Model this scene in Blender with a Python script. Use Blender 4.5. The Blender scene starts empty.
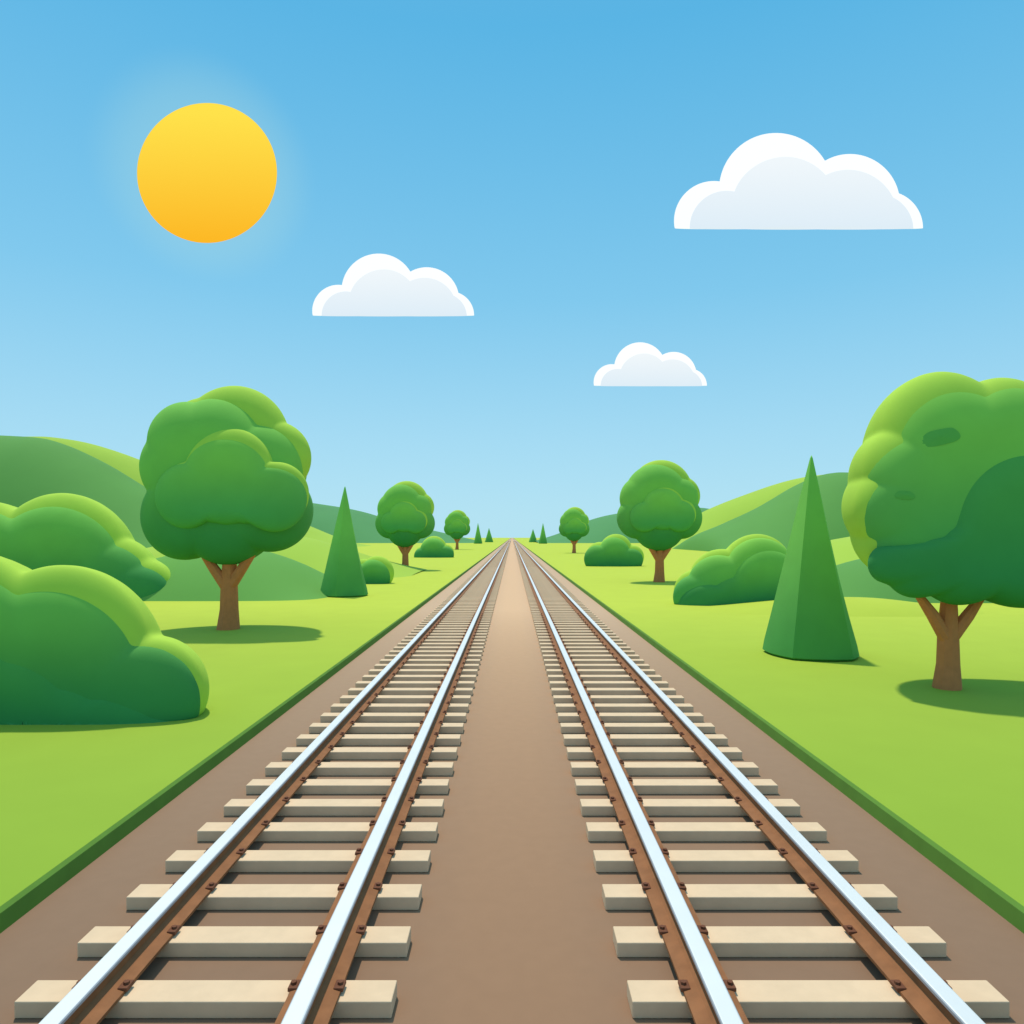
import bpy, bmesh, math, random
from mathutils import Vector, Matrix, noise
random.seed(4)
C = bpy.context.scene
col = C.collection
F = 700.0; CX = 512.0; HY = 537.0; CH = 3.32; GZ = 0.18

# ------------------------------------------------------------------ helpers
def at(px, py, D):
    return Vector(((px-CX)/F*D, D, CH-(py-HY)/F*D))
def gdist(py, z=GZ):
    return F*(CH-z)/(py-HY)

def mat(name, base, rough=0.9, var=0.12, scale=3.0, metallic=0.0, bump=0.0, bscale=40.0, spec=0.2, low=None, zr=(0, 1)):
    m = bpy.data.materials.new(name); m.use_nodes = True
    nt = m.node_tree; b = nt.nodes['Principled BSDF']
    b.inputs['Roughness'].default_value = rough
    b.inputs['Metallic'].default_value = metallic
    b.inputs['Specular IOR Level'].default_value = spec
    tc = nt.nodes.new('ShaderNodeTexCoord')
    nz = nt.nodes.new('ShaderNodeTexNoise'); nz.inputs['Scale'].default_value = scale
    nz.inputs['Detail'].default_value = 5
    nt.links.new(tc.outputs['Object'], nz.inputs['Vector'])
    mr = nt.nodes.new('ShaderNodeMapRange'); mr.inputs['From Min'].default_value = .35; mr.inputs['From Max'].default_value = .65
    mr.inputs['To Min'].default_value = 1-var; mr.inputs['To Max'].default_value = 1+var
    nt.links.new(nz.outputs['Fac'], mr.inputs['Value'])
    vm = nt.nodes.new('ShaderNodeVectorMath'); vm.operation = 'SCALE'; vm.inputs[0].default_value = base
    nt.links.new(mr.outputs[0], vm.inputs['Scale'])
    if low:   # shade painted into the colour low down, lighter towards the top
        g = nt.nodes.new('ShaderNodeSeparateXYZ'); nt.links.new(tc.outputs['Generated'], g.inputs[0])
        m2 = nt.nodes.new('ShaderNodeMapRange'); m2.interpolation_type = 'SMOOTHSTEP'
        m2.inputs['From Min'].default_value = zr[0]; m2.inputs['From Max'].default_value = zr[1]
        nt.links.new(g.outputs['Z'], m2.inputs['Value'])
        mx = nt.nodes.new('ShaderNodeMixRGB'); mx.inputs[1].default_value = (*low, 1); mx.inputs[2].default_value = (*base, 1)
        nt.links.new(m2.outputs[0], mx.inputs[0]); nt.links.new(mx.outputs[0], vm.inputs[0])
    nt.links.new(vm.outputs[0], b.inputs['Base Color'])
    if bump:
        n2 = nt.nodes.new('ShaderNodeTexNoise'); n2.inputs['Scale'].default_value = bscale
        nt.links.new(tc.outputs['Object'], n2.inputs['Vector'])
        bp = nt.nodes.new('ShaderNodeBump'); bp.inputs['Strength'].default_value = bump
        bp.inputs['Distance'].default_value = 0.02
        nt.links.new(n2.outputs['Fac'], bp.inputs['Height'])
        nt.links.new(bp.outputs['Normal'], b.inputs['Normal'])
    return m

def ground_mat(name, near, far, y0, y1, var, scale, bump, centre=None):
    """soil or grass whose tint drifts along the line (paler farther on)"""
    m = bpy.data.materials.new(name); m.use_nodes = True
    nt = m.node_tree; b = nt.nodes['Principled BSDF']
    b.inputs['Roughness'].default_value = 0.95; b.inputs['Specular IOR Level'].default_value = 0.1
    tc = nt.nodes.new('ShaderNodeTexCoord'); sx = nt.nodes.new('ShaderNodeSeparateXYZ')
    nt.links.new(tc.outputs['Object'], sx.inputs[0])
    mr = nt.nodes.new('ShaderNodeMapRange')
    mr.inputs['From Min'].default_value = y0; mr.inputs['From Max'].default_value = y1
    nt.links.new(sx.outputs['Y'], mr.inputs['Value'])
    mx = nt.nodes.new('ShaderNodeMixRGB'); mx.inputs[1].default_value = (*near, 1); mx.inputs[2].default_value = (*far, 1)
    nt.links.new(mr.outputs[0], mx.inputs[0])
    out = mx.outputs[0]
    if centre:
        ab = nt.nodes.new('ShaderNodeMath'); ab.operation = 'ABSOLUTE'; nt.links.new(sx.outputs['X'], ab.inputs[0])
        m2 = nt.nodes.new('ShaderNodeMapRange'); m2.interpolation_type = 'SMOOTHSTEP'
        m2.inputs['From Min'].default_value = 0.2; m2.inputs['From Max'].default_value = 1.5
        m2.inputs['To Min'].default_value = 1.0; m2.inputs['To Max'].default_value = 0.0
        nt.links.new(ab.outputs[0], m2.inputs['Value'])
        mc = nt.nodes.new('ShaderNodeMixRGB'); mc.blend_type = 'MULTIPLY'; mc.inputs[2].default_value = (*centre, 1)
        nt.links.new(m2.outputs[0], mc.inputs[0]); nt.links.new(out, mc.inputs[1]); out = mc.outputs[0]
    nz = nt.nodes.new('ShaderNodeTexNoise'); nz.inputs['Scale'].default_value = scale; nz.inputs['Detail'].default_value = 8
    nt.links.new(tc.outputs['Object'], nz.inputs['Vector'])
    m3 = nt.nodes.new('ShaderNodeMapRange'); m3.inputs['From Min'].default_value = .3; m3.inputs['From Max'].default_value = .7
    m3.inputs['To Min'].default_value = 1-var; m3.inputs['To Max'].default_value = 1+var
    nt.links.new(nz.outputs['Fac'], m3.inputs['Value'])
    vm = nt.nodes.new('ShaderNodeVectorMath'); vm.operation = 'SCALE'
    nt.links.new(out, vm.inputs[0]); nt.links.new(m3.outputs[0], vm.inputs['Scale'])
    nt.links.new(vm.outputs[0], b.inputs['Base Color'])
    bp = nt.nodes.new('ShaderNodeBump'); bp.inputs['Strength'].default_value = bump; bp.inputs['Distance'].default_value = .01
    nt.links.new(nz.outputs['Fac'], bp.inputs['Height']); nt.links.new(bp.outputs['Normal'], b.inputs['Normal'])
    return m

def emis_mat(name, c0, c1, z0, z1, strength, diffuse=None):
    m = bpy.data.materials.new(name); m.use_nodes = True
    nt = m.node_tree; b = nt.nodes['Principled BSDF']
    tc = nt.nodes.new('ShaderNodeTexCoord'); sx = nt.nodes.new('ShaderNodeSeparateXYZ')
    nt.links.new(tc.outputs['Object'], sx.inputs[0])
    mr = nt.nodes.new('ShaderNodeMapRange'); mr.inputs['From Min'].default_value = z0; mr.inputs['From Max'].default_value = z1
    nt.links.new(sx.outputs['Z'], mr.inputs['Value'])
    mx = nt.nodes.new('ShaderNodeMixRGB'); mx.inputs[1].default_value = (*c0, 1); mx.inputs[2].default_value = (*c1, 1)
    nt.links.new(mr.outputs[0], mx.inputs[0])
    b.inputs['Base Color'].default_value = (*(diffuse or (0, 0, 0)), 1)
    b.inputs['Roughness'].default_value = 1; b.inputs['Specular IOR Level'].default_value = 0
    nt.links.new(mx.outputs[0], b.inputs['Emission Color']); b.inputs['Emission Strength'].default_value = strength
    m.cycles.emission_sampling = 'NONE'
    return m

def link(name, bm, m, parent=None, smooth=False, kind=None):
    me = bpy.data.meshes.new(name); bm.normal_update(); bm.to_mesh(me); bm.free()
    for mm in (m if isinstance(m, (list, tuple)) else [m]): me.materials.append(mm)
    if smooth:
        for p in me.polygons: p.use_smooth = True
    o = bpy.data.objects.new(name, me); col.objects.link(o)
    if parent: o.parent = parent
    if kind: o['kind'] = kind
    return o
def thing(name, label, cat, loc=(0, 0, 0), group=None):
    o = bpy.data.objects.new(name, None); col.objects.link(o); o.location = loc; o.empty_display_size = .3
    o['label'] = label; o['category'] = cat
    if group: o['group'] = group
    return o
def dup(root, loc, scale=(1, 1, 1), label=None, rz=0):
    r = root.copy(); col.objects.link(r); r.location = loc; r.scale = scale; r.rotation_euler = (0, 0, rz)
    if label: r['label'] = label
    for ch in list(root.children):
        c = ch.copy(); col.objects.link(c); c.parent = r
        for g in list(ch.children):
            d = g.copy(); col.objects.link(d); d.parent = c
    return r
def box(bm, x0, x1, y0, y1, z0, z1, bev=0.0):
    v = [bm.verts.new((x, y, z)) for x in (x0, x1) for y in (y0, y1) for z in (z0, z1)]
    fs = [(0, 1, 3, 2), (4, 6, 7, 5), (0, 4, 5, 1), (2, 3, 7, 6), (0, 2, 6, 4), (1, 5, 7, 3)]
    ff = [bm.faces.new([v[i] for i in f]) for f in fs]
    if bev:
        es = list({e for f in ff for e in f.edges})
        bmesh.ops.bevel(bm, geom=es, offset=bev, segments=2, affect='EDGES', profile=.5)
def extrude_profile(bm, pts, y0, y1, segs=1):
    rows = []
    for i in range(segs+1):
        y = y0+(y1-y0)*i/segs
        rows.append([bm.verts.new((p[0], y, p[1])) for p in pts])
    n = len(pts)
    for a, b in zip(rows, rows[1:]):
        for i in range(n):
            bm.faces.new((a[i], a[(i+1) % n], b[(i+1) % n], b[i]))
    bm.faces.new(rows[0][::-1]); bm.faces.new(rows[-1])
    bmesh.ops.recalc_face_normals(bm, faces=bm.faces[:])
def tube(bm, pts, rads, n=10, cap=True):
    rings = []
    for i, p in enumerate(pts):
        p = Vector(p)
        d = (Vector(pts[min(i+1, len(pts)-1)])-Vector(pts[max(i-1, 0)])).normalized()
        a = d.cross(Vector((0, 1, 0))).normalized(); b = d.cross(a).normalized()
        rings.append([bm.verts.new(p+(a*math.cos(t)+b*math.sin(t))*rads[i]) for t in [2*math.pi*k/n for k in range(n)]])
    for r0, r1 in zip(rings, rings[1:]):
        for k in range(n): bm.faces.new((r0[k], r0[(k+1) % n], r1[(k+1) % n], r1[k]))
    if cap: bm.faces.new(rings[0]); bm.faces.new(rings[-1])
def lobe(bm, c, r, ys=1.0, sub=4):
    res = bmesh.ops.create_icosphere(bm, subdivisions=sub, radius=1.0)
    for v in res['verts']:
        v.co = Vector((v.co.x*r, v.co.y*r*ys, v.co.z*r))+c

class Mass:
    """a rounded foliage mass: scalloped outline made of arcs, gently domed front, fuller back"""
    N = 260; K = 20
    def __init__(s, arcs, c, fwd, front, back, t0=0.5):
        s.c = c; s.fwd = fwd; s.t0 = t0
        rho = []
        for i in range(s.N):
            a = 2*math.pi*i/s.N; d = (math.cos(a), -math.sin(a)); best = 2.0
            for (px, py, r) in arcs:
                q = (px-c[0], py-c[1]); b = q[0]*d[0]+q[1]*d[1]; disc = b*b-(q[0]**2+q[1]**2-r*r)
                if disc >= 0: best = max(best, b+math.sqrt(disc))
            rho.append(best)
        def sm(v, w): return [sum(v[(i+k) % s.N] for k in range(-w, w+1))/(2*w+1) for i in range(s.N)]
        s.rho = sm(rho, 1); s.rs = sm(sm(rho, 14), 14); m = sum(rho)/s.N
        s.F = front*m; s.B = back*m
    def dome(s, t, t0=None):
        t0 = s.t0 if t0 is None else t0
        tt = max(0, (t-t0)/(1-t0)); return math.sqrt(max(0, 1-tt*tt))
    def depth(s, px, py):
        x = px-s.c[0]; y = s.c[1]-py; i = int(round(math.atan2(y, x)/(2*math.pi)*s.N)) % s.N
        return s.fwd+s.F*s.dome(min(1, math.hypot(x, y)/s.rho[i]))
    def build(s, name, m, parent, base, D, floor=None):
        u = D/F; d2 = D-s.fwd*u; k2 = d2/F
        o = at(s.c[0], s.c[1], d2)-base
        bm = bmesh.new()
        def ring(t, side):
            out = []
            for i in range(s.N):
                r = s.rs[i]+(s.rho[i]-s.rs[i])*t**2.5; r *= t; a = 2*math.pi*i/s.N
                y = (-s.F*s.dome(t) if side < 0 else s.B*s.dome(t, 0))*u
                v = Vector((o.x+math.cos(a)*r*k2, o.y+y, o.z+math.sin(a)*r*k2))
                if floor is not None and v.z < floor: v.z = floor
                out.append(bm.verts.new(v))
            return out
        ts = [math.sin(math.pi/2*k/s.K) for k in range(1, s.K+1)]
        R = [ring(t, -1) for t in ts]+[ring(t, 1) for t in ts[::-1][1:]]
        for a, b in zip(R, R[1:]):
            for i in range(s.N): bm.faces.new((a[i], a[(i+1) % s.N], b[(i+1) % s.N], b[i]))
        for rr, yy in ((R[0], -s.F), (R[-1], s.B)):
            z = o.z if floor is None else max(o.z, floor)
            cv = bm.verts.new((o.x, o.y+yy*u, z))
            for i in range(s.N): bm.faces.new((rr[i], rr[(i+1) % s.N], cv))
        bmesh.ops.recalc_face_normals(bm, faces=bm.faces[:])
        return link(name, bm, m, parent, True)

# ------------------------------------------------------------------ materials
M = {}
M['lime'] = mat('sunlit_rim_leaves', (.45, .66, .07), var=.03, scale=1.2)  # lit copy of the leaf green, paints sunlit rims behind darker layers
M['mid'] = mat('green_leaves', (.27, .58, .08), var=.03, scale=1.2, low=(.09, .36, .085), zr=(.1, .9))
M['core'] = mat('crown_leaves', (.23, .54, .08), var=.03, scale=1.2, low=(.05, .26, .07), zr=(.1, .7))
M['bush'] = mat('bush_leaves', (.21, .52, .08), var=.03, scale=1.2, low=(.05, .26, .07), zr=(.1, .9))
M['dark'] = mat('shaded_leaves', (.095, .35, .07), var=.03, scale=1.2, low=(.045, .26, .07), zr=(.1, .8))  # shaded copy of the leaf green, paints shade on lower foliage
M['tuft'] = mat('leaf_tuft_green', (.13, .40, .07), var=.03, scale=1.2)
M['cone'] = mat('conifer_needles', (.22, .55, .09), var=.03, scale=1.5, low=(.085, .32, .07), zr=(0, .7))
M['bark'] = mat('brown_bark', (.66, .20, .07), var=.06, scale=6)
M['hill_lime'] = mat('pale_hill_grass', (.37, .53, .06), var=.03, scale=.05)  # paler green; on the back ridges it paints a sunlit rim
M['hill_green'] = mat('hill_grass', (.12, .31, .065), var=.04, scale=.05)
M['hill_mid'] = mat('meadow_hill_grass', (.14, .35, .065), var=.04, scale=.05)
M['hill_far'] = mat('distant_hill_grass', (.10, .29, .10), var=.04, scale=.03)
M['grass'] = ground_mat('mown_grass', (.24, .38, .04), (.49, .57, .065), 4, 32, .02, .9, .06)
M['turf_side'] = mat('turf_side', (.12, .25, .035), var=.05, scale=3)
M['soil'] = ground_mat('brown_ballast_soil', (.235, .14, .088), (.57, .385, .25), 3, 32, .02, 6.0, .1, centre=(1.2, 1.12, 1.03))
M['wood'] = mat('pale_sleeper', (.74, .53, .34), var=.04, scale=5, bump=.1, bscale=25)
M['rust'] = mat('rusty_steel', (.29, .12, .048), var=.10, scale=8, rough=.75)
M['clamp'] = mat('dark_rusty_iron', (.16, .06, .03), var=.1, scale=12, rough=.7)
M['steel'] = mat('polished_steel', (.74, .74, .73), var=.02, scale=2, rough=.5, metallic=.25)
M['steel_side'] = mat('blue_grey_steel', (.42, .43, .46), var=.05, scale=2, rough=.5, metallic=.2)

# ------------------------------------------------------------------ setting
FAR = 3000.0
bm = bmesh.new()
vs = [bm.verts.new(p) for p in ((-4.5, -8, 0), (4.5, -8, 0), (4.5, FAR, 0), (-4.5, FAR, 0))]
bm.faces.new(vs)
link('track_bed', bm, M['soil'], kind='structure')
for s in (-1, 1):
    bm = bmesh.new()
    xs = [4.28, 4.31, 4.35, 12, 40, 200, 2500]; zs = [-.02, GZ-.03, GZ, GZ, GZ, GZ, GZ]
    ysl = [-8, 5, 20, 60, 200, 800, FAR]
    g = [[bm.verts.new((s*x, y, z)) for y in ysl] for x, z in zip(xs, zs)]
    for i in range(len(xs)-1):
        for j in range(len(ysl)-1):
            f = bm.faces.new((g[i][j], g[i+1][j], g[i+1][j+1], g[i][j+1]))
            f.material_index = 1 if i < 2 else 0
    bmesh.ops.recalc_face_normals(bm, faces=bm.faces[:])
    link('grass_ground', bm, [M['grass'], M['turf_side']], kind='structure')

def hill(prof, D, w, m, name='hill'):
    """mound whose ridge runs across the view at depth D, w deep on either side"""
    bm = bmesh.new(); rows = []
    P = [Vector(p) for p in prof]; Q = []
    for i in range(len(P)-1):
        p0 = P[max(i-1, 0)]; p1 = P[i]; p2 = P[i+1]; p3 = P[min(i+2, len(P)-1)]
        for k in range(6):
            t = k/6
            Q.append(.5*((2*p1)+(-p0+p2)*t+(2*p0-5*p1+4*p2-p3)*t*t+(-p0+3*p1-3*p2+p3)*t**3))
    Q.append(P[-1])
    for q in Q:
        r = at(q.x, q.y, D); H = r.z
        row = []
        for k in range(25):
            v = -1+2*k/24
            row.append(bm.verts.new((r.x, D+w*v, max(-1.0, H*(1-abs(v)**2.2)-.05))))
        rows.append(row)
    for a, b in zip(rows, rows[1:]):
        for k in range(24): bm.faces.new((a[k], b[k], b[k+1], a[k+1]))
    bmesh.ops.recalc_face_normals(bm, faces=bm.faces[:])
    return link(name, bm, m, smooth=True, kind='structure')
# left
hill([(150, 500), (200, 492), (260, 496), (320, 504), (360, 511), (400, 523), (440, 532), (478, 541)], 420, 60, M['hill_far'])
hill([(-500, 470), (-200, 445), (-60, 438), (27, 437), (60, 438), (100, 446), (150, 464), (200, 486), (260, 508), (300, 523), (340, 540), (400, 558)], 230, 30, M['hill_lime'])
hill([(-500, 500), (-200, 455), (-60, 437), (27, 437), (60, 443), (100, 462), (140, 487), (200, 520), (260, 545), (310, 560), (330, 566)], 165, 26, M['hill_green'])
hill([(150, 548), (220, 534), (270, 532), (310, 538), (345, 549), (380, 560), (420, 571)], 62, 10, M['hill_lime'])
hill([(-300, 540), (0, 545), (130, 560), (200, 548), (250, 548), (290, 560), (325, 579), (350, 592), (365, 598)], 40, 6, M['hill_mid'])
# right
hill([(535, 541), (560, 533), (590, 520), (620, 513), (660, 509), (700, 508), (760, 520)], 420, 60, M['hill_far'])
hill([(640, 554), (680, 527), (710, 509), (750, 493), (790, 480), (830, 474), (900, 472), (1080, 480), (1400, 500)], 230, 30, M['hill_lime'])
hill([(690, 562), (700, 537), (730, 522), (765, 505), (800, 484), (825, 474), (850, 473), (900, 477), (1000, 492), (1200, 500), (1400, 530)], 165, 26, M['hill_green'])
hill([(690, 577), (740, 564), (800, 552), (845, 538), (950, 524), (1100, 518), (1300, 525)], 70, 12, M['hill_lime'])
hill([(770, 600), (800, 588), (840, 566), (900, 552), (1000, 548), (1200, 548)], 38, 5, M['hill_green'])
hill([(640, 612), (720, 607), (800, 599), (870, 597), (930, 603), (1000, 611), (1100, 616), (1250, 624)], 30.5, 3.5, M['grass'])

# ------------------------------------------------------------------ railway tracks
SP = .70; Y0 = 4.24; NS = 100; L = 1.3
def rail_profile(head):
    if head:
        return [(-.062, .135), (-.069, .142), (-.069, .162), (-.062, .169), (-.054, .172), (.054, .172), (.062, .169), (.069, .162), (.069, .142), (.062, .135)]
    return [(-.175, 0), (-.175, .025), (-.08, .05), (-.052, .068), (-.05, .118), (-.060, .136), (.060, .136), (.05, .118), (.052, .068), (.08, .05), (.175, .025), (.175, 0)]
sl_bm = bmesh.new(); box(sl_bm, -L, L, -.12, .12, 0.002, .12, .008)
sl_me = bpy.data.meshes.new('sleeper'); sl_bm.to_mesh(sl_me); sl_bm.free(); sl_me.materials.append(M['wood'])
cl_bm = bmesh.new(); box(cl_bm, -.035, .035, -.05, .05, .0, .03, .006)
bmesh.ops.create_cone(cl_bm, cap_ends=True, segments=6, radius1=.022, radius2=.02, depth=.02, matrix=Matrix.Translation((0.005, 0, .038)))
cl_me = bpy.data.meshes.new('rail_clamp'); cl_bm.to_mesh(cl_me); cl_bm.free(); cl_me.materials.append(M['clamp'])
for s, lab in ((-1, 'left railway track of pale sleepers and silver topped brown rails'), (1, 'right railway track of pale sleepers and silver topped brown rails')):
    t = thing('railway_track', lab, 'railway track', (s*2.13, 0, 0), 'parallel railway tracks')
    for rs in (-1, 1):
        bm = bmesh.new(); extrude_profile(bm, rail_profile(False), -6, 1800)
        r = link('rail', bm, M['rust'], t); r.location = (rs*.755, 0, .122)
        bm = bmesh.new(); extrude_profile(bm, rail_profile(True), -6, 1800)
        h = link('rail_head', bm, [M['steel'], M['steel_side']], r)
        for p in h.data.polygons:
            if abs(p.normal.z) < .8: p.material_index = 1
    for k in range(NS):
        o = bpy.data.objects.new('sleeper', sl_me); col.objects.link(o); o.parent = t; o.location = (0, Y0+k*SP, 0)
        if k < 36:
            for rs in (-1, 1):
                for e in (-1, 1):
                    c = bpy.data.objects.new('rail_clamp', cl_me); col.objects.link(c); c.parent = o
                    c.location = (rs*.755+e*.16, 0, .138); c.rotation_euler = (0, 0, 0 if e > 0 else math.pi)
    bm = bmesh.new()
    for k in range(NS, NS+650):
        y = Y0+k*SP; box(bm, -L, L, y-.12, y+.12, .002, .12)
    bmesh.ops.recalc_face_normals(bm, faces=bm.faces[:])
    link('distant_sleepers', bm, M['wood'], t, kind='stuff')

# ------------------------------------------------------------------ trees
def make_tree(label, bx, by, layers, trunk, name='broadleaf_tree'):
    """layers: (material key, centre, forward px, front bulge, back bulge, arcs)"""
    D = gdist(by); base = at(bx, by, D); u = D/F
    t = thing(name, label, 'tree', base)
    bm = bmesh.new()
    for path in trunk:
        pts = []; rad = []
        for (px, py, w, dep) in path:
            pts.append(at(px, py, D)-base+Vector((0, -dep*u, 0))); rad.append(w/2*u)
        pts[0].z = max(pts[0].z, -.05)
        tube(bm, pts, rad, 9)
    bmesh.ops.recalc_face_normals(bm, faces=bm.faces[:])
    link('trunk', bm, M['bark'], t)
    crown = None
    for key, c, fwd, fr, bk, arcs in layers:
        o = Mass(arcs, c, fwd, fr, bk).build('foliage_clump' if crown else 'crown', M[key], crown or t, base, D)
        crown = crown or o
    return t
def std_trunk(bx, by, k):
    return [[(bx, by+2*k, 23*k, 0), (bx+1*k, by-20*k, 18*k, 0), (bx+1*k, by-50*k, 16*k, 0), (bx+2*k, by-85*k, 11*k, 0)],
            [(bx-1*k, by-42*k, 12*k, 1*k), (bx-14*k, by-62*k, 10*k, 3*k), (bx-31*k, by-86*k, 5*k, 3*k)],
            [(bx+2*k, by-42*k, 12*k, 1*k), (bx+16*k, by-62*k, 10*k, 3*k), (bx+33*k, by-86*k, 5*k, 3*k)]]

T1 = make_tree('large round tree on the left with a forked trunk, in front of the green hills', 228, 629, [
    ('core', (225, 485), 2, .36, .90, [(220, 449, 51), (188, 440, 38), (182, 466, 40), (262, 466, 42), (185, 518, 42), (228, 520, 45), (270, 511, 41)]),
    ('lime', (245, 455), -4, .36, .45, [(235, 440, 54), (274, 458, 37), (206, 440, 42)]),
    ('lime', (232, 485), 27, .20, .25, [(230, 473, 45), (277, 494, 32), (190, 493, 32), (225, 500, 24)]),
    ('mid', (230, 494), 30, .20, .25, [(228, 480, 45), (188, 496, 33), (274, 499, 33), (215, 503, 20), (246, 502, 22)])],
    std_trunk(228, 629, 1.0))
D7 = gdist(688); base7 = at(947, 688, D7)
big = Mass([(944, 440, 57), (1003, 446, 62), (912, 478, 46), (906, 511, 47), (942, 535, 62), (1000, 508, 89), (906, 542, 36)], (955, 500), 5, .30, .6, .5)
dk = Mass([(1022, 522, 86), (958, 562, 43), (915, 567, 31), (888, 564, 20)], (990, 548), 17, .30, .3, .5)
T7 = make_tree('largest round tree at the right edge beside the tall pointed conifer', 947, 688, [
    ('lime', (950, 490), 0, .28, .92, [(940, 431, 59), (1000, 438, 60), (908, 470, 46), (900, 508, 47), (938, 534, 63), (1000, 505, 90), (904, 540, 40)])],
    std_trunk(947, 688, 1.18))
crown7 = [c for c in T7.children if c.name.startswith('crown')][0]
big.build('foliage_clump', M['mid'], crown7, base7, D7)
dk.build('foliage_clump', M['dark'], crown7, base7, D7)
for (px, py, rx, rz, tilt) in ((920, 442, 18, 9, -.2), (888, 497, 8, 5, .1)):      # small darker leaf tufts lying on the crown
    bm = bmesh.new(); rows = []
    for t in (.01, .35, .7, 1):
        row = []
        for i in range(40):
            a = 2*math.pi*i/40; ex = rx*t*math.cos(a)*(1+.12*math.sin(3*a)); ey = rz*t*math.sin(a)*(1+.15*math.cos(2*a))+tilt*rx*t*math.cos(a)
            qx = px+ex; qy = py+ey
            dp = big.depth(qx, qy)+1.2-.9*t
            p = at(qx, qy, D7-5*D7/F)-base7; p.y = -dp*D7/F
            row.append(bm.verts.new(p))
        rows.append(row)
    for a, b in zip(rows, rows[1:]):
        for i in range(40): bm.faces.new((a[i], a[(i+1) % 40], b[(i+1) % 40], b[i]))
    bm.faces.new(rows[0]); bmesh.ops.recalc_face_normals(bm, faces=bm.faces[:])
    link('leaf_tuft', bm, M['tuft'], crown7, True)
T5 = make_tree('medium round tree on the right behind the low spreading bush', 659, 582, [
    ('core', (659, 507), 1, .36, .90, [(656, 495, 31), (642, 498, 22), (677, 498, 21), (638, 518, 21), (659, 525, 26), (681, 518, 21)]),
    ('lime', (663, 498), -2, .36, .4, [(661, 491, 31), (680, 496, 20)]),
    ('lime', (665, 512), 13, .20, .3, [(664, 506, 21), (680, 514, 16), (648, 515, 15)]),
    ('mid', (664, 516), 15, .20, .3, [(663, 509, 21), (645, 517, 15), (679, 516, 16)])],
    std_trunk(659, 582, .52))
D5 = T5.location.y
for (bx, by, topy, lab) in ((405, 570, 481, 'medium round tree just right of the left pointed conifer'),
                            (457, 549.5, 510, 'small distant round tree left of the tracks near the horizon'),
                            (574, 553, 507, 'small distant round tree right of the tracks near the horizon')):
    D = gdist(by); k = ((by-topy)*D)/(122*D5)
    dup(T5, at(bx, by, D), (k*.96, k*.96, k), lab)

# pointed conifers: tall faceted spikes with a rounded foot
def make_conifer(label, bx, by, topy, wpx, turn, name='conifer_tree', group=None):
    D = gdist(by)+wpx/2/F*gdist(by)*.7; base = at(bx, by, D); base.z = GZ
    r = wpx/2*D/F; H = CH-(topy-HY)/F*D-GZ
    t = thing(name, label, 'tree', base, group)
    bm = bmesh.new(); n = 5; S = 6; rings = []
    for (f, z, w) in ((.93, 0.0, .6), (1.0, .012*H, .6), (.965, .06*H, .55), (.82, .2*H, .4), (.64, .38*H, .2), (.40, .62*H, .08), (.17, .85*H, 0), (.03, .985*H, 0)):
        row = []
        for k in range(n):
            a0 = turn+2*math.pi*k/n; a1 = turn+2*math.pi*(k+1)/n
            p0 = Vector((math.cos(a0), math.sin(a0))); p1 = Vector((math.cos(a1), math.sin(a1)))
            for j in range(S):
                q = p0.lerp(p1, j/S); q = q.lerp(q.normalized(), w)
                row.append(bm.verts.new((q.x*r*f, q.y*r*f, z)))
        rings.append(row)
    T = n*S; tip = bm.verts.new((0, 0, H)); bm.faces.new(rings[0][::-1])
    for ri, (a, b) in enumerate(zip(rings, rings[1:])):
        for k in range(T): bm.faces.new((a[k], a[(k+1) % T], b[(k+1) % T], b[k]))
        for k in range(0, T, S):
            e = bm.edges.get((a[k], b[k])); e.smooth = False
        if ri == 0:
            for k in range(T): bm.edges.get((b[k], b[(k+1) % T])).smooth = False
    for k in range(T): bm.faces.new((rings[-1][k], rings[-1][(k+1) % T], tip))
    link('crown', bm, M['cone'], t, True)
    return t
make_conifer('tall pointed conifer with flat facets on the right beside the largest tree', 811.5, 660, 455, 93, math.radians(-86+24))
make_conifer('pointed conifer with flat facets on the left beside the large round tree', 345, 597, 486, 49, math.radians(-84-13))
for (bx, topy, D, lab) in ((478, 523, 330, 'tiny far conifer left of the tracks, the one farther from the rails'),
                           (489, 528, 420, 'tiny far conifer left of the tracks, the one nearer the rails'),
                           (543, 523, 330, 'tiny far conifer right of the tracks, the one farther from the rails'),
                           (533, 529, 420, 'tiny far conifer right of the tracks, the one nearer the rails')):
    make_conifer(lab, bx, HY+F*(CH-GZ)/D, topy, 9, .3, group='tiny conifers at the horizon')

# ------------------------------------------------------------------ bushes
def make_bush(label, bx, D, layers):
    base = at(bx, HY, D); base.z = GZ-.01
    t = thing('bush', label, 'bush', base)
    for key, c, fwd, fr, bk, arcs in layers:
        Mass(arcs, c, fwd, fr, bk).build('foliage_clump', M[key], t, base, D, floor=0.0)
    return t
make_bush('large near bush at the left edge with three layers of rounded foliage', 80, 12.3, [
    ('lime', (60, 715), 0, .20, .8, [(62, 655, 90), (-40, 645, 95), (150, 692, 55), (110, 700, 60)]),
    ('bush', (55, 720), 6, .20, .4, [(54, 674, 91), (-40, 664, 98), (143, 700, 57), (102, 710, 60)]),
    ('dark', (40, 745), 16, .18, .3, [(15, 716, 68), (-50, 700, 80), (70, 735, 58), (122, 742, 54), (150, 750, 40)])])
make_bush('tall mounded bush behind the near bush, left of the large round tree', 80, 35.6, [
    ('lime', (60, 600), 0, .25, .8, [(62, 560, 67), (-20, 570, 70), (110, 582, 46), (140, 592, 34)]),
    ('bush', (65, 605), 7, .25, .4, [(57, 572, 68), (-20, 580, 72), (104, 590, 48), (137, 599, 34)])])
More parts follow.
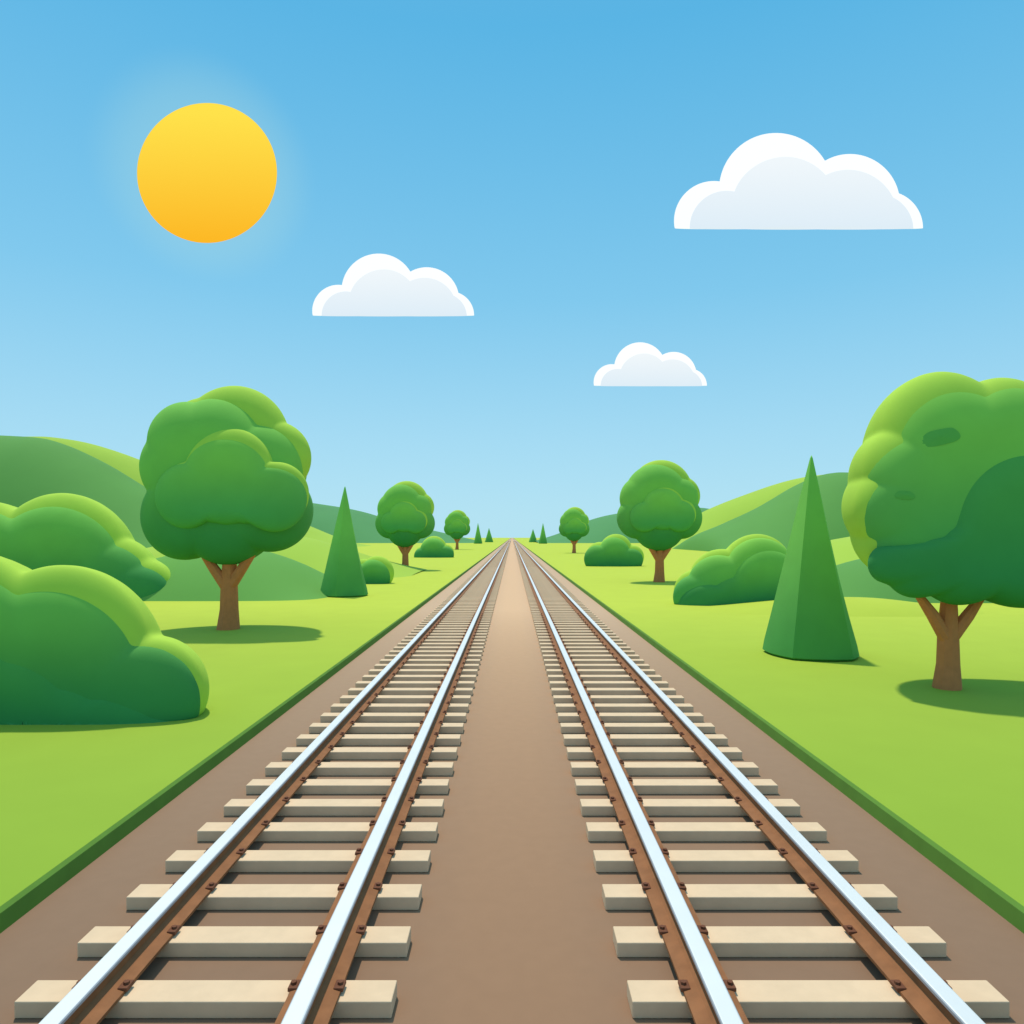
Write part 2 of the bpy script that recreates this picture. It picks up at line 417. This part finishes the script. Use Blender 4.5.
make_bush('small round bush beside the left pointed conifer', 378, 47.5, [
    ('lime', (374, 580), 0, .4, .8, [(377, 573, 17), (365, 575, 16)]), ('bush', (371, 582), 3, .4, .5, [(374, 576, 17), (364, 579, 16)])])
make_bush('small distant bush between the two smaller trees on the left', 433, 108, [
    ('lime', (433, 556), 0, .4, .8, [(434, 549, 13), (445, 553, 9), (423, 554, 8)]), ('bush', (433, 557), 3, .4, .5, [(433, 551, 13), (445, 555, 9), (422, 556, 8)])])
make_bush('low distant bush left of the medium tree on the right', 612, 76, [
    ('lime', (612, 562), 0, .4, .8, [(616, 550, 16), (600, 556, 14), (632, 557, 12)]),
    ('bush', (611, 564), 3, .4, .5, [(614, 553, 16), (598, 559, 14), (631, 560, 12)])])
make_bush('wide layered bush left of the tall pointed conifer', 730, 33.0, [
    ('lime', (742, 600), 0, .28, .8, [(757, 570, 36), (722, 582, 33), (696, 592, 22), (785, 590, 25)]),
    ('mid', (742, 602), 6, .28, .4, [(760, 575, 37), (719, 587, 32), (695, 597, 22), (785, 594, 25)]),
    ('bush', (742, 606), 11, .24, .3, [(765, 584, 36), (732, 602, 28), (704, 608, 26), (785, 600, 25)])])

# ------------------------------------------------------------------ clouds and sun
M['cloud'] = emis_mat('cloud_white', (.97, .98, .99), (.99, .99, 1), 0, 30, .95, (.15, .15, .15))  # self-lit: glow stands in for light scattered in the cloud
M['cloud_low'] = emis_mat('cloud_shade_tone', (.76, .86, .95), (.90, .945, .98), 0, 50, .95, (.06, .06, .06))  # bluish glow gradient paints shading on the cloud's lower front
CD = 520.0; ku = CD/F
def make_cloud(label):
    t = thing('cloud', label, 'cloud', at(799, 229, CD), 'flat bottomed clouds')
    def L_(lst, dep, ys, fl):
        bm = bmesh.new()
        for (px, py, r) in lst:
            lobe(bm, Vector(((px-799)*ku, -dep*ku, (229-py)*ku)), r*ku, ys, sub=5)
        for g in [v for v in bm.verts if v.co.z < fl]:
            g.co.z = fl
        return bm
    link('cloud_top', L_([(714, 221, 40), (776, 190, 57), (850, 204, 50), (886, 228, 37)], 0, .06, .6), M['cloud'], t, True)
    link('cloud_body', L_([(726, 229, 37), (784, 212, 54), (847, 221, 50), (876, 231, 36)], 2.5, .055, -.4), M['cloud_low'], t, True)
    return t
c1 = make_cloud('largest white cloud, high on the right side of the sky')
dup(c1, at(393.5, 316, CD*1.1), (.65*1.1,)*3, 'middle sized white cloud below and right of the sun')
dup(c1, at(650.5, 386, CD*1.2), (.455*1.2,)*3, 'smallest white cloud, lowest in the sky right of centre')
SD = 900.0
M['sun'] = emis_mat('sun_surface', (.98, .48, .018), (1.0, .76, .07), -90, 75, 1.0)
bm = bmesh.new(); bmesh.ops.create_icosphere(bm, subdivisions=6, radius=70*SD/F)
for v in bm.verts: v.co.y *= .06
sun_o = link('sun', bm, M['sun'], smooth=True); sun_o.location = at(207, 173, SD)
sun_o['label'] = 'round yellow sun in the upper left of the blue sky'; sun_o['category'] = 'sun'

# ------------------------------------------------------------------ light and world
to_sun = Vector((-.16, .33, 1)).normalized()
ld = bpy.data.lights.new('sun_lamp', 'SUN'); ld.energy = 3.0; ld.angle = math.radians(2.0); ld.color = (1, .93, .80)
lo = bpy.data.objects.new('sun_lamp', ld); col.objects.link(lo)
lo.rotation_euler = to_sun.to_track_quat('Z', 'Y').to_euler(); lo.location = (0, 0, 50)
W = bpy.data.worlds.new('World'); C.world = W; W.use_nodes = True
nt = W.node_tree; bg = nt.nodes['Background']; bg.inputs['Strength'].default_value = .1
sky = nt.nodes.new('ShaderNodeTexSky'); sky.sky_type = 'NISHITA'; sky.sun_disc = False
sky.sun_elevation = math.asin(to_sun.z); sky.sun_rotation = math.atan2(to_sun.x, to_sun.y)
tc = nt.nodes.new('ShaderNodeTexCoord'); sx = nt.nodes.new('ShaderNodeSeparateXYZ'); nt.links.new(tc.outputs['Generated'], sx.inputs[0])
rp = nt.nodes.new('ShaderNodeValToRGB'); nt.links.new(sx.outputs['Z'], rp.inputs['Fac'])
cr = rp.color_ramp; cr.elements[0].position = 0; cr.elements[0].color = (.47, .80, .94, 1)
cr.elements[1].position = 1; cr.elements[1].color = (.60, .70, .80, 1)  # zenith, out of view, brightened as added ambient fill
for p, c in ((.14, (.37, .72, .92, 1)), (.32, (.215, .60, .875, 1)), (.59, (.092, .47, .80, 1)), (.68, (.10, .46, .78, 1))):
    e = cr.elements.new(p); e.color = c
dt = nt.nodes.new('ShaderNodeVectorMath'); dt.operation = 'DOT_PRODUCT'
nt.links.new(tc.outputs['Generated'], dt.inputs[0])
sdir = (at(207, 173, SD)-Vector((0, 0, CH))).normalized(); dt.inputs[1].default_value = sdir
gl = nt.nodes.new('ShaderNodeMapRange'); gl.interpolation_type = 'SMOOTHSTEP'
gl.inputs['From Min'].default_value = math.cos(math.radians(7.4)); gl.inputs['From Max'].default_value = math.cos(math.radians(3.0))
gl.inputs['To Max'].default_value = .24
nt.links.new(dt.outputs['Value'], gl.inputs['Value'])
mg = nt.nodes.new('ShaderNodeMixRGB'); mg.inputs[2].default_value = (.50, .80, .72, 1)
nt.links.new(gl.outputs[0], mg.inputs[0]); nt.links.new(rp.outputs[0], mg.inputs[1])
sc = nt.nodes.new('ShaderNodeVectorMath'); sc.operation = 'SCALE'; sc.inputs['Scale'].default_value = 10
nt.links.new(mg.outputs[0], sc.inputs[0])
mm = nt.nodes.new('ShaderNodeMixRGB'); mm.inputs[0].default_value = .92
nt.links.new(sky.outputs[0], mm.inputs[1]); nt.links.new(sc.outputs[0], mm.inputs[2]); nt.links.new(mm.outputs[0], bg.inputs['Color'])

# ------------------------------------------------------------------ camera
cd = bpy.data.cameras.new('camera'); cam = bpy.data.objects.new('camera', cd); col.objects.link(cam)
cam.location = (0, 0, CH); cam.rotation_euler = (math.radians(90), 0, 0)
cd.sensor_width = 36; cd.lens = 36*F/1024; cd.shift_y = (HY-512)/1024; cd.clip_end = 8000
C.camera = cam
C.view_settings.view_transform = 'Standard'; C.view_settings.look = 'None'
